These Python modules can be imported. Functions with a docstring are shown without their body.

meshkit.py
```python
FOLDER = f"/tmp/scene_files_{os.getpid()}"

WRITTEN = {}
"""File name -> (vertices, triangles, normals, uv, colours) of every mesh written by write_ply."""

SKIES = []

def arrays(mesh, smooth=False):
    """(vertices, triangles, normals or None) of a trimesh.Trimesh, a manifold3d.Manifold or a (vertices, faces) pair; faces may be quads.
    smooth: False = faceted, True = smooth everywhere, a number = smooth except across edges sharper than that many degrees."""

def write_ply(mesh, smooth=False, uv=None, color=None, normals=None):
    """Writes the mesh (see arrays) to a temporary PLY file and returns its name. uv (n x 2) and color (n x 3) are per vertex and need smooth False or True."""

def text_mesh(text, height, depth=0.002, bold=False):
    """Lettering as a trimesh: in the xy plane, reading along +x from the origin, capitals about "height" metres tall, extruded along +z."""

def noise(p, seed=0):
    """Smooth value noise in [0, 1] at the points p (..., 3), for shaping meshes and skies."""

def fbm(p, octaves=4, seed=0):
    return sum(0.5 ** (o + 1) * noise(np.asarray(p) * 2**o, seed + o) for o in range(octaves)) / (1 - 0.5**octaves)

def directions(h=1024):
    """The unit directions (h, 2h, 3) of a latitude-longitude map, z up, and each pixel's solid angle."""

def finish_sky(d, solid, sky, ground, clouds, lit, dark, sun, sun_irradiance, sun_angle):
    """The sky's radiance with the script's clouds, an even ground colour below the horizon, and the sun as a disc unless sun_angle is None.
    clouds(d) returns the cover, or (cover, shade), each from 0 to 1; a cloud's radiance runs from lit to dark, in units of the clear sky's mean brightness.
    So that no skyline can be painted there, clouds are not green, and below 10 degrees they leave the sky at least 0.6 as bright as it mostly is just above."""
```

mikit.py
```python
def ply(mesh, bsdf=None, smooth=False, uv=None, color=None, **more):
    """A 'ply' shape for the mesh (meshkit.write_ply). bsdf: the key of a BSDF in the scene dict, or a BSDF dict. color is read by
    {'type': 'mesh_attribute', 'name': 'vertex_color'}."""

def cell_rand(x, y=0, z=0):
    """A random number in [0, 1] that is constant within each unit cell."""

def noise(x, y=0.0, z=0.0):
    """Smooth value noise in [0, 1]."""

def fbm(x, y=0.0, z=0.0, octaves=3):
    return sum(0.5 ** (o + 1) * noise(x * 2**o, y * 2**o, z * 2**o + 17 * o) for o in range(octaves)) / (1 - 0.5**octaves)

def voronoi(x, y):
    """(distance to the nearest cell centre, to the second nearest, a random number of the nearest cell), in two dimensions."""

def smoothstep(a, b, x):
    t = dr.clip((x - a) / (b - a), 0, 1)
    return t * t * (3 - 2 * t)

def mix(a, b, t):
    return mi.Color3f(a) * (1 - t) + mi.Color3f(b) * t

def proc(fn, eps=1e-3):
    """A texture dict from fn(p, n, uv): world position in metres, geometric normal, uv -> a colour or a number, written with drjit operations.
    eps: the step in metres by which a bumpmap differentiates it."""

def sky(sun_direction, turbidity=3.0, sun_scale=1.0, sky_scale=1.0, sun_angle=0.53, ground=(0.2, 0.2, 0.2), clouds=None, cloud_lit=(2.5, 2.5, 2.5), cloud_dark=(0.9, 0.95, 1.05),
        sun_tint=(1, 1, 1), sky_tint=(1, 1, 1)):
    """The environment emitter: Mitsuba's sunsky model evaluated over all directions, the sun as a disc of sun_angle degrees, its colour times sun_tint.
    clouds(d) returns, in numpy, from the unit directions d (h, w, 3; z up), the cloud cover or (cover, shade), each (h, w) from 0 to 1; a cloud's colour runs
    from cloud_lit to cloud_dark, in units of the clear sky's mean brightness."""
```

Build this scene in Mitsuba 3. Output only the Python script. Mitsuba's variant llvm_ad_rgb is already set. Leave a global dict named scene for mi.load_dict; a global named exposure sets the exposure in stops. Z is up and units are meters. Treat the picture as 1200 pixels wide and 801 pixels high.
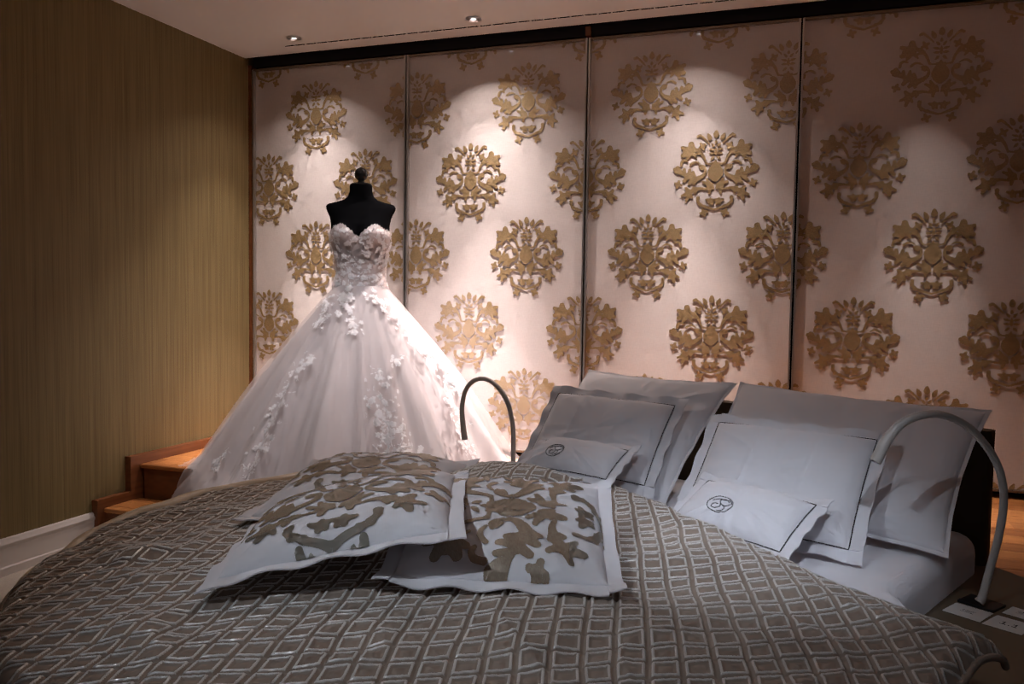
import math, random
import numpy as np, trimesh, drjit as dr, mitsuba as mi
import mikit, meshkit
from mikit import proc, noise, fbm, cell_rand, smoothstep, mix
from shapely.geometry import Polygon, Point, LineString, box as sbox
from shapely.ops import unary_union
from shapely import affinity

rng = np.random.default_rng(7)
T = mi.ScalarTransform4f
scene, labels = {}, {}

# ------------------------------------------------------------------ camera
FOV = 2 * math.degrees(math.atan(600 / 961.36))
YAW, PITCH, ROLL = -0.34054701, -0.05505398, -0.01443956
_F = np.array([math.sin(YAW) * math.cos(PITCH), math.cos(YAW) * math.cos(PITCH), math.sin(PITCH)])
_r = np.array([math.cos(YAW), -math.sin(YAW), 0.0])
_d = np.cross(_F, _r)
_down = -math.sin(ROLL) * _r + math.cos(ROLL) * _d
CAM = np.array([3.289, -4.32, 1.257])
scene['camera'] = {'type': 'perspective', 'fov': FOV, 'fov_axis': 'x', 'near_clip': 0.05, 'far_clip': 60.0,
                   'to_world': T().look_at(origin=CAM.tolist(), target=(CAM + _F).tolist(), up=(-_down).tolist())}
exposure = 0.0

# ------------------------------------------------------------------ light
WARM = np.array([1.0, 0.872, 0.82])
SPOT_X = [0.529, 1.622, 2.707, 3.79]
SPOT_POWER = [1.05, 1.22, 0.92, 0.38]
HALO = [36.0, 36.0, 35.0, 29.0]
SPILL = [1.9, 3.6, 2.2, 0.0]
SPOT_Y, CEIL = -0.29, 2.698
for k, (x, pw) in enumerate(zip(SPOT_X, SPOT_POWER)):
    for what, cut, beam, part in (('core', 18.0, 5.0, 42.0), ('halo', HALO[k], 3.0, 11.0), ('spill', 54.0, 15.0, SPILL[k])):      # hot core, halo and wide spill of one lamp
        if part > 0: scene[f'wall_spot_{what}_{k:03d}'] = {'type': 'spot', 'intensity': {'type': 'rgb', 'value': (WARM * pw * part).tolist()},
            'cutoff_angle': cut, 'beam_width': beam,
            'to_world': T().look_at(origin=[x, SPOT_Y, CEIL - 0.012], target=[x, SPOT_Y - 0.02, 0], up=[0, 1, 0])}
# unseen cool ceiling lamp, out of view, placed to light the cushions
UNSEEN_BED_SPOT = [2.1, -4.5, CEIL - 0.012]
scene['unseen_bed_spot_light'] = {'type': 'spot', 'intensity': {'type': 'rgb', 'value': [6.6, 7.3, 8.2]}, 'cutoff_angle': 21.0, 'beam_width': 4.0,
        'to_world': T().look_at(origin=UNSEEN_BED_SPOT, target=[2.78, -2.6, 0.7], up=[0, 1, 0])}
scene['unseen_pillow_spot_light'] = {'type': 'spot', 'intensity': {'type': 'rgb', 'value': [9.0, 10.0, 11.6]}, 'cutoff_angle': 12.5, 'beam_width': 2.0,
        'to_world': T().look_at(origin=[3.6, -3.9, CEIL - 0.012], target=[3.14, -2.27, 0.72], up=[0, 1, 0])}  # unseen ceiling lamp, out of view, placed for the bright pool on the pillows
# added fill lamp, dim and warm, to lift the left of the bed
scene['added_foot_fill_light'] = {'type': 'spot', 'intensity': {'type': 'rgb', 'value': [1.2, 1.0, .86]}, 'cutoff_angle': 32.0, 'beam_width': 5.0,
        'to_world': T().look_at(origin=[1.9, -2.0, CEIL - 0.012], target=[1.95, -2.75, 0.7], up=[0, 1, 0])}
# unseen neutral ceiling lamp, out of view, placed to light the gown front
scene['unseen_gown_spot_light'] = {'type': 'spot', 'intensity': {'type': 'rgb', 'value': [6.3, 6.1, 6.3]}, 'cutoff_angle': 34.0, 'beam_width': 5.0,
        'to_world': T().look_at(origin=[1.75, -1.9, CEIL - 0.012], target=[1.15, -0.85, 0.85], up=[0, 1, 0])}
UNSEEN_WINDOW_RADIANCE = [0.17, 0.19, 0.23]

# ------------------------------------------------------------------ helpers
def key_of(name, parent=None):
    base = name if parent is None else f'{parent}__{name}'
    if base not in scene and base not in labels and base not in USED:
        USED.add(base); return base
    k = 1
    while f'{base}_{k:03d}' in USED: k += 1
    USED.add(f'{base}_{k:03d}')
    return f'{base}_{k:03d}'
USED = set()

def thing(name, label, category, group=None):
    k = key_of(name)
    labels[k] = {'label': label, 'category': category}
    if group: labels[k]['group'] = group
    return k

def add(name, mesh, bsdf, parent=None, smooth=False, label=None, category=None, group=None, kind=None, **kw):
    k = key_of(name, parent)
    scene[k] = mesh if isinstance(mesh, dict) else mikit.ply(mesh, bsdf, smooth=smooth, **kw)
    e = {}
    if label: e['label'] = label
    if category: e['category'] = category
    if group: e['group'] = group
    if kind: e['kind'] = kind
    if e: labels[k] = e
    return k

def box(x0, x1, y0, y1, z0, z1):
    m = trimesh.creation.box((x1 - x0, y1 - y0, z1 - z0))
    m.apply_translation(((x0 + x1) / 2, (y0 + y1) / 2, (z0 + z1) / 2))
    return m

def bevel_box(x0, x1, y0, y1, z0, z1, b=0.003):
    pts = []
    for sx in (0, 1):
        for sy in (0, 1):
            for sz in (0, 1):
                c = np.array([(x0, x1)[sx], (y0, y1)[sy], (z0, z1)[sz]])
                d = np.array([1 - 2 * sx, 1 - 2 * sy, 1 - 2 * sz]) * b
                pts += [c + d * [0, 1, 1], c + d * [1, 0, 1], c + d * [1, 1, 0]]
    return trimesh.convex.convex_hull(np.array(pts))

def cat(ms): return trimesh.util.concatenate(list(ms))

def polys(g):
    if g.is_empty: return []
    return [p for p in getattr(g, 'geoms', [g]) if p.geom_type == 'Polygon' and p.area > 1e-7]

def extrude(g, z0, z1):
    ms = []
    for p in polys(g):
        m = trimesh.creation.extrude_polygon(p, z1 - z0, engine='earcut')
        m.apply_translation((0, 0, z0)); ms.append(m)
    return cat(ms)

def catmull(P, n=12):
    P = np.asarray(P, float)
    Q = np.vstack([2 * P[0] - P[1], P, 2 * P[-1] - P[-2]])
    out = []
    for i in range(1, len(Q) - 2):
        t = np.linspace(0, 1, n, endpoint=False)[:, None]
        a, b, c, d = Q[i - 1], Q[i], Q[i + 1], Q[i + 2]
        out.append(0.5 * (2 * b + (c - a) * t + (2 * a - 5 * b + 4 * c - d) * t**2 + (3 * b - a - 3 * c + d) * t**3))
    return np.vstack(out + [P[-1:]])

def tube(P, r, n=10, closed=False):
    P = np.asarray(P, float); r = np.broadcast_to(np.asarray(r, float), (len(P),))
    tan = np.gradient(P, axis=0) if not closed else np.roll(P, -1, 0) - np.roll(P, 1, 0)
    tan /= np.linalg.norm(tan, axis=1, keepdims=True) + 1e-12
    ref = np.array([0, 0, 1.0]) if abs(tan[0, 2]) < 0.9 else np.array([1.0, 0, 0])
    rings = []
    nrm = np.cross(tan[0], ref); nrm /= np.linalg.norm(nrm)
    for i in range(len(P)):
        nrm = nrm - tan[i] * (nrm @ tan[i]); nrm /= np.linalg.norm(nrm) + 1e-12
        bi = np.cross(tan[i], nrm)
        a = np.arange(n) * 2 * np.pi / n
        rings.append(P[i] + r[i] * (np.cos(a)[:, None] * nrm + np.sin(a)[:, None] * bi))
    V = np.vstack(rings); F = []
    m = len(P)
    for i in range(m if closed else m - 1):
        j = (i + 1) % m
        for k in range(n):
            l = (k + 1) % n
            F += [[i * n + k, i * n + l, j * n + l], [i * n + k, j * n + l, j * n + k]]
    if not closed:
        V = np.vstack([V, P[0], P[-1]]); c0, c1 = len(V) - 2, len(V) - 1
        for k in range(n):
            l = (k + 1) % n
            F += [[c0, l, k], [c1, (m - 1) * n + k, (m - 1) * n + l]]
    return trimesh.Trimesh(V, F, process=False)

def lathe(prof, n=32):
    return trimesh.creation.revolve(np.asarray(prof, float), sections=n)

def grid_faces(nu, nv, wrap=False):
    i, j = np.meshgrid(np.arange(nu if wrap else nu - 1), np.arange(nv - 1), indexing='ij')
    a = i * nv + j; b = ((i + 1) % nu) * nv + j
    return np.stack([a, b, b + 1, a + 1], -1).reshape(-1, 4)

# ------------------------------------------------------------------ materials
def rgb(*c): return {'type': 'rgb', 'value': list(c)}
def two(b): return {'type': 'twosided', 'bsdf': b}
def mat(k, **p):
    scene[k] = two({'type': 'principled', **{a: (rgb(*b) if isinstance(b, tuple) else b) for a, b in p.items()}})

mat('m_ceiling', base_color=(.70, .66, .62), roughness=.9, specular=.2)
mat('m_unseen_wall_dark', base_color=(.12, .10, .08), roughness=.8)  # dark so that the unseen right and front walls bounce little light
mat('m_dark', base_color=(.018, .018, .022), roughness=.7, specular=.2)
mat('m_white_paint', base_color=(.62, .56, .52), roughness=.45, specular=.4)
mat('m_carpet', base_color=proc(lambda p, n, uv: mix((.44, .38, .32), (.56, .49, .42), noise(p.x * 260, p.y * 260, p.z * 260) * .6 + fbm(p.x * 9, p.y * 9, 0) * .4)), roughness=1.0, specular=.0)

def wallpaper(p, n, uv):
    s = fbm(p.y * 95, p.z * 2.2, 3.0, 3)
    s2 = noise(p.y * 330, p.z * 5.0, 9.0)
    return mix((.135, .095, .04), (.235, .175, .08), dr.clip(s * .75 + s2 * .35 - .05, 0, 1))
mat('m_wallpaper', base_color=proc(wallpaper), roughness=.6, specular=.25)

def wood(p, n, uv):
    row = dr.floor(p.y / .115)
    t = cell_rand(row, dr.floor(p.x / 1.15 + cell_rand(row, 5) * 3), 2)
    g = fbm(p.x * 3.0, p.y * 70 + t * 30, p.z * 70, 4)
    streak = noise(p.x * 1.2 + t * 9, p.y * 210, p.z * 210)
    base = mix((.24, .078, .022), (.56, .235, .075), dr.clip(t * .75 + g * .45 - .1, 0, 1))
    return base * (0.75 + 0.4 * streak)
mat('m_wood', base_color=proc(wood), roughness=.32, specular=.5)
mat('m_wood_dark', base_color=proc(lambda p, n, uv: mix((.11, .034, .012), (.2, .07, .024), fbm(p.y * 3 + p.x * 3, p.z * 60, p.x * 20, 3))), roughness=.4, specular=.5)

def weave(p, n, uv):
    w = noise(p.x * 420, 0, p.z * 60) * .5 + noise(p.x * 60, 3, p.z * 420) * .5
    return mix((.60, .545, .525), (.68, .62, .60), w)
mat('m_panel_fabric', base_color=proc(weave), roughness=.75, specular=.25, sheen=.2)
mat('m_aluminium', base_color=(.55, .53, .52), metallic=.9, roughness=.35)
mat('m_bronze', base_color=(.20, .15, .11), metallic=.7, roughness=.4)
scene['m_pane'] = {'type': 'mask', 'opacity': .045, 'nested': two({'type': 'conductor', 'material': 'none'})}

def goldn(p, n, uv):
    g = noise(p.x * 300, p.y * 300, p.z * 300)
    return mix((.33, .225, .115), (.52, .375, .20), g)
scene['m_gold'] = two({'type': 'bumpmap', 'b': proc(lambda p, n, uv: noise(p.x * 330, p.y * 330, p.z * 330), eps=6e-4), 'scale': .0016,
                       'bsdf': {'type': 'principled', 'base_color': proc(goldn), 'metallic': .55, 'roughness': .42, 'specular': .5}})

mat('m_linen', base_color=(.72, .71, .74), roughness=.65, specular=.25, sheen=.25)
mat('m_piping', base_color=(.035, .03, .035), roughness=.6)
mat('m_damask', base_color=proc(lambda p, n, uv: mix((.25, .195, .145), (.33, .265, .20), noise(p.x * 500 + p.y * 300, p.y * 200 - p.x * 100, p.z * 200))), roughness=.38, specular=.5, metallic=.25)
scene['m_sequin'] = two({'type': 'bumpmap', 'b': proc(lambda p, n, uv: noise(p.x * 260, p.y * 260, p.z * 260), eps=8e-4), 'scale': .004,
                         'bsdf': {'type': 'principled', 'base_color': rgb(.40, .38, .33), 'metallic': .8, 'roughness': .28}})
mat('m_leather', base_color=(.13, .098, .062), roughness=.45, specular=.4)
mat('m_headboard', base_color=(.055, .038, .02), roughness=.5, specular=.3)
mat('m_rim', base_color=(.66, .55, .42), roughness=.35, specular=.5)
mat('m_base_brown', base_color=(.16, .11, .07), roughness=.6)
mat('m_lamp', base_color=(.50, .46, .43), roughness=.5, metallic=.1, specular=.5)
mat('m_lamp_inner', base_color=(.85, .85, .85), roughness=.3)
mat('m_black', base_color=(.012, .012, .013), roughness=.35, specular=.5)
mat('m_black_velvet', base_color=(.006, .006, .007), roughness=1.0, specular=.0)
mat('m_black_gloss', base_color=(.01, .01, .01), roughness=.12, specular=.6)
mat('m_paper', base_color=(.62, .60, .57), roughness=.8)
mat('m_ink', base_color=(.03, .03, .03), roughness=.8)
mat('m_chrome', base_color=(.85, .85, .86), metallic=1.0, roughness=.12)
mat('m_satin_skirt', base_color=(.66, .605, .615), roughness=.6, specular=.3, sheen=.3)
mat('m_lace', base_color=(.92, .90, .91), roughness=.55, specular=.4, sheen=.2)
scene['m_tulle'] = {'type': 'mask', 'opacity': .20, 'nested': two({'type': 'diffuse', 'reflectance': rgb(.72, .67, .67)})}

# quilted coverlet: satin trellis lines over velvet (uv = position on the cloth, in metres)
CA, CB = .0635, .084          # diagonals of a rhombus
def lattice(s, t):
    return s / CB + t / CA, s / CB - t / CA
def quilt_line(uv):
    a, b = lattice(uv.x, uv.y)
    fa, fb = dr.abs(a - dr.round(a)), dr.abs(b - dr.round(b))
    d = dr.minimum(fa, fb)
    return smoothstep(.08, .115, d) * (1 - smoothstep(.165, .20, d))
def quilt_color(p, n, uv):
    l = quilt_line(uv)
    w = fbm(uv.x * 14, uv.y * 14, 0, 3)
    velvet = mix((.22, .17, .138), (.34, .275, .225), w)
    return mix(velvet, (.74, .72, .69), l)
scene['m_quilt'] = two({'type': 'principled', 'base_color': proc(quilt_color), 'roughness': proc(lambda p, n, uv: .58 - .24 * quilt_line(uv)), 'metallic': proc(lambda p, n, uv: .35 * quilt_line(uv)), 'specular': .5, 'sheen': .55, 'sheen_tint': .3})

# ------------------------------------------------------------------ room
XR, YF = 5.5, -6.4
PLAT, STEP = .355, .178
UC = np.array([2.6, -2.56]); U = np.array([.41, .912]); U = U / np.linalg.norm(U); V = np.array([U[1], -U[0]])
def uvw(s, t): return UC + s * U + t * V     # bed coordinates: s towards the head, t to the sleeper's left

add('floor', box(-.1, XR + .1, YF, 0.3, -.05, 0), 'm_carpet', label='beige carpet floor beside the bed', kind='structure')
add('ceiling', box(-.1, XR + .1, YF - .1, -.035, CEIL, CEIL + .1), 'm_ceiling', label='smooth pale ceiling', kind='structure')
add('ceiling_recess', box(-.1, XR + .1, -.035, .3, CEIL + .02, CEIL + .1), 'm_dark', kind='structure', label='dark recess above the sliding panels')
add('wall_left', box(-.1, 0, YF, .3, 0, CEIL + .1), 'm_wallpaper', label='olive gold wallpapered wall with fine vertical streaks', kind='structure')
add('wall_back', box(0, XR, .12, .22, 0, CEIL + .1), 'm_dark', label='dark wall behind the sliding panels', kind='structure')
add('wall_front', box(0, XR, YF - .1, YF, 0, CEIL), 'm_unseen_wall_dark', label='unseen wall behind the camera, kept dark to bounce little light', kind='structure')
# unseen right wall, kept dark, and unseen window placed for cool light
WY0, WY1, WZ0, WZ1 = -5.6, -3.9, .75, 2.3
add('wall_right', cat([box(XR, XR + .1, YF, WY0, 0, CEIL), box(XR, XR + .1, WY1, .3, 0, CEIL), box(XR, XR + .1, WY0, WY1, 0, WZ0), box(XR, XR + .1, WY0, WY1, WZ1, CEIL)]), 'm_unseen_wall_dark', label='unseen wall on the right, kept dark to bounce little light', kind='structure')
w1 = add('unseen_window_1', cat([box(XR + .02, XR + .06, a, b, c, d) for a, b, c, d in ((WY0, WY1, WZ0, WZ0 + .06), (WY0, WY1, WZ1 - .06, WZ1), (WY0, WY0 + .06, WZ0, WZ1), (WY1 - .06, WY1, WZ0, WZ1), ((WY0 + WY1) / 2 - .03, (WY0 + WY1) / 2 + .03, WZ0, WZ1))]), 'm_white_paint', label='unseen glowing window out of view on the right, placed for cool light', kind='structure')
unseen_glow_pane = mikit.ply((np.array([[XR + .08, WY0, WZ0], [XR + .08, WY1, WZ0], [XR + .08, WY1, WZ1], [XR + .08, WY0, WZ1]]), np.array([[0, 2, 1], [0, 3, 2]])), 'm_white_paint', emitter={'type': 'area', 'radiance': rgb(*UNSEEN_WINDOW_RADIANCE)})  # glowing surface of the unseen window, gives dim cool light
add('unseen_glow_pane', unseen_glow_pane, None, w1)

# baseboard on the left wall (profiled)
bp = [(0, 0), (.022, 0), (.022, .034), (.016, .040), (.014, .118), (.017, .126), (.021, .132), (.021, .140), (.016, .146), (.013, .156), (.007, .162), (0, .163)]
bm = trimesh.creation.extrude_polygon(Polygon(bp), 1.225 - 6.3 + 12.6 - 1.225 - 1.225 - 0.05 - .0, engine='earcut')
L = bm.bounds[1][2]
bm = trimesh.Trimesh(np.c_[bm.vertices[:, 0], -1.226 - bm.vertices[:, 2], bm.vertices[:, 1]], bm.faces[:, ::1])
bm.fix_normals()
add('baseboard_left', bm, 'm_white_paint', smooth=35, label='white moulded baseboard along the olive wall', kind='structure')

# platform and step (reddish wood)
pl = Polygon([(.04, .10), (.04, -.955), (2.62, -.955), tuple(uvw(1.47, 1.9)), (XR, uvw(1.47, 1.9)[1]), (XR, .10)])
pk = thing('wooden_platform', 'reddish brown wooden platform along the wall, carrying the wedding gown', 'platform')
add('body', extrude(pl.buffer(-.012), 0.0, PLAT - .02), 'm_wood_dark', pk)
def planks(poly, pitch, z0, z1, parent, seed):
    r = np.random.default_rng(seed)
    x0, y0, x1, y1 = poly.bounds
    for row in range(math.floor(y0 / pitch), math.ceil(y1 / pitch)):
        x = x0 - r.random() * .8
        while x < x1:
            l = .75 + r.random() * .7
            g = sbox(x + .001, row * pitch + .001, x + l - .001, (row + 1) * pitch - .001).intersection(poly)
            x += l
            for p in polys(g):
                if p.area < .002: continue
                add('plank', extrude(p, z0, z1 - r.random() * .0008), 'm_wood', parent)
nose = sbox(.04, -.955, 2.58, -.90)
planks(pl.difference(nose).buffer(-.0005), .115, PLAT - .02, PLAT, pk, 3)
add('nosing', bevel_box(.04, 2.58, -.958, -.902, PLAT - .022, PLAT, .004), 'm_wood', pk, label='lighter nosing strip along the front edge')
sk_ = thing('wooden_step', 'low reddish wooden step below the platform beside the baseboard', 'step')
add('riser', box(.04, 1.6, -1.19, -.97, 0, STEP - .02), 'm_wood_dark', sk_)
for i in range(2):
    add('tread_board', box(.04, 1.6, -1.145 + i * .09, -1.057 + i * .09, STEP - .02, STEP), 'm_wood', sk_)
add('nosing', bevel_box(.04, 1.6, -1.198, -1.146, STEP - .022, STEP, .004), 'm_wood', sk_, label='lighter nosing strip along the front edge')
st = Polygon([(-1.232, 0), (-1.232, .222), (-1.018, .222), (-1.018, .402), (-.002, .402), (-.002, 0)])
sm = trimesh.creation.extrude_polygon(st, .036, engine='earcut')
sm = trimesh.Trimesh(np.c_[sm.vertices[:, 2] + .001, sm.vertices[:, 0], sm.vertices[:, 1]], sm.faces); sm.fix_normals()
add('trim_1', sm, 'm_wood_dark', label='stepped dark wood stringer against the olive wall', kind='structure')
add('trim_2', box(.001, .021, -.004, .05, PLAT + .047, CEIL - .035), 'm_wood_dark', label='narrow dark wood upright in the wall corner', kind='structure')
add('trim_3', box(2.150, 2.178, -.012, .03, 2.648, CEIL - .005), 'm_wood_dark', label='small wood block in the recess above the panels', kind='structure')
add('ceiling_track', box(.03, XR, .012, .06, 2.65, CEIL + .018), 'm_dark', label='dark sliding track above the panels', kind='structure')

# ------------------------------------------------------------------ damask medallion
def medallion():
    """damask rosette of radius 1, drawn as its right half in units of 1/360 round (425, 415)"""
    def leaf(x0, y0, x1, y1, w):
        t = np.linspace(0, 1, 9); d = np.array([x1 - x0, y1 - y0]); n = np.array([-d[1], d[0]]) / np.hypot(*d)
        h = w / 2 * np.sin(np.pi * t**.75) ** .75; c = np.array([x0, y0]) + t[:, None] * d
        return Polygon(np.r_[c + n * h[:, None], (c - n * h[:, None])[::-1]]).buffer(1)
    def stroke(pts, w0, w1):
        g = [Point(p).buffer(w0 + (w1 - w0) * i / (len(pts) - 1)) for i, p in enumerate(pts)]
        return unary_union([unary_union([g[i], g[i + 1]]).convex_hull for i in range(len(g) - 1)])
    def clubs(c, ends, r):
        return unary_union([Point(c).buffer(r * 1.3)] + [unary_union([Point(c[0] + .3 * (x - c[0]), c[1] + .3 * (y - c[1])).buffer(w * 1.25 + 4), Point(c[0] + .9 * (x - c[0]), c[1] + .9 * (y - c[1])).buffer(w * 1.18)]).convex_hull for x, y, w in ends])
    def bloom(x, y, r, n=5, a0=90):
        return unary_union([Point(x, y).buffer(r * .6)] + [Point(x + r * .75 * math.cos(math.radians(a0 + k * 360 / n)), y - r * .75 * math.sin(math.radians(a0 + k * 360 / n))).buffer(r * .36) for k in range(n)])
    half = [
        leaf(468, 142, 499, 78, 36), stroke([(482, 168), (512, 136), (540, 108), (560, 94), (577, 104)], 6, 13), bloom(540, 190, 34, 4, 60),
        leaf(437, 278, 470, 307, 22), leaf(438, 251, 484, 250, 20), leaf(438, 224, 486, 211, 20), leaf(436, 197, 464, 165, 22),
        stroke([(460, 342), (505, 338), (516, 300), (535, 262), (560, 230), (600, 216)], 5, 17), stroke([(560, 250), (590, 250), (602, 268), (590, 284)], 9, 8),
        clubs((628, 225), [(636, 160, 21), (718, 190, 14), (692, 226, 17), (714, 264, 16), (668, 288, 14), (602, 272, 11)], 20),
        stroke([(555, 338), (580, 322), (610, 322), (636, 342)], 5, 11), stroke([(664, 312), (688, 300), (712, 312), (718, 344)], 8, 13),
        stroke([(552, 372), (534, 382), (522, 366), (538, 350), (562, 356)], 12, 8), stroke([(540, 350), (512, 372), (506, 410), (524, 438), (556, 456)], 8, 16),
        stroke([(552, 455), (598, 474), (652, 440), (722, 408)], 20, 15), Point(602, 472).buffer(32), clubs((606, 462), [(614, 404, 13), (648, 506, 13), (602, 512, 12)], 16),
        clubs((650, 440), [(642, 380, 11), (694, 486, 13)], 14), clubs((690, 420), [(690, 376, 11)], 13), clubs((722, 406), [(750, 358, 14), (776, 374, 14), (768, 404, 10)], 14),
        bloom(740, 508, 34, 4, 20),
        clubs((462, 526), [(498, 464, 9), (536, 490, 9), (474, 596, 10), (436, 552, 9), (496, 546, 9)], 22),
        stroke([(490, 561), (540, 548), (592, 554), (642, 582)], 5, 21), clubs((642, 582), [(674, 538, 11), (712, 612, 9), (666, 656, 12), (616, 628, 9)], 20), clubs((582, 556), [(592, 590, 9), (612, 540, 9)], 12),
        clubs((455, 660), [(426, 645, 8), (462, 632, 8), (500, 645, 9), (468, 686, 9), (440, 686, 8)], 17),
        stroke([(428, 732), (452, 722), (500, 708), (545, 688), (570, 658), (562, 634)], 7, 14), Point(510, 702).buffer(15), Point(548, 686).buffer(17), Point(566, 630).buffer(17),
        bloom(514, 756, 36, 4, 70)]
    mid = [leaf(425, 122, 425, 52, 46), leaf(425, 172, 425, 138, 24), leaf(425, 268, 425, 200, 24),
           Polygon([(425, 300), (440, 330), (462, 326), (458, 350), (480, 380), (492, 410), (484, 446), (462, 474), (425, 500), (388, 474), (366, 446), (358, 410), (370, 380), (392, 350), (388, 326), (410, 330)])]
    h = unary_union(half)
    g = unary_union([h, affinity.scale(h, -1, 1, origin=(425, 0))] + mid)
    def chaikin(c):
        c = np.asarray(c)[:-1]
        for _ in range(1):
            n = np.roll(c, -1, 0); c = np.stack([.75 * c + .25 * n, .25 * c + .75 * n], 1).reshape(-1, 2)
        return c
    g = unary_union([Polygon(chaikin(p.exterior.coords), [chaikin(h.coords) for h in p.interiors if len(h.coords) > 4]).buffer(0) for p in polys(g.simplify(1.6))])
    g = affinity.affine_transform(g, [1 / 360, 0, 0, -1 / 360, -425 / 360, 415 / 360])
    return g.buffer(.006).buffer(-.008).buffer(.003).simplify(.003)
MED = medallion()

# ------------------------------------------------------------------ sliding fabric panels behind glass
JOINTS = [.024, 1.088, 2.164, 3.238, 4.31, 5.385]
PZ0, PZ1 = .385, 2.637
RM = .214
rowsA = [2.328, 1.487, .646]; rowsB = [2.748, 1.907, 1.066, .225]
meds = [(.472 + .677 * k, z) for z in rowsA for k in range(0, 8)] + [(.1335 + .677 * k, z) for z in rowsB for k in range(0, 9)]
def med_mesh(poly):
    m = extrude(poly, 0, .0015)
    return trimesh.Trimesh(np.c_[m.vertices[:, 0], -m.vertices[:, 2], m.vertices[:, 1]], m.faces)
full_ply = mikit.ply(med_mesh(affinity.scale(MED, RM, RM, origin=(0, 0))), 'm_gold')
GY = .0205
pnames = ['next to the olive wall, behind the wedding gown', 'second from the olive wall, behind the left lamp', 'third from the olive wall, above the left pillows', 'fourth from the olive wall, above the right pillows', 'fifth from the olive wall']
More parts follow.
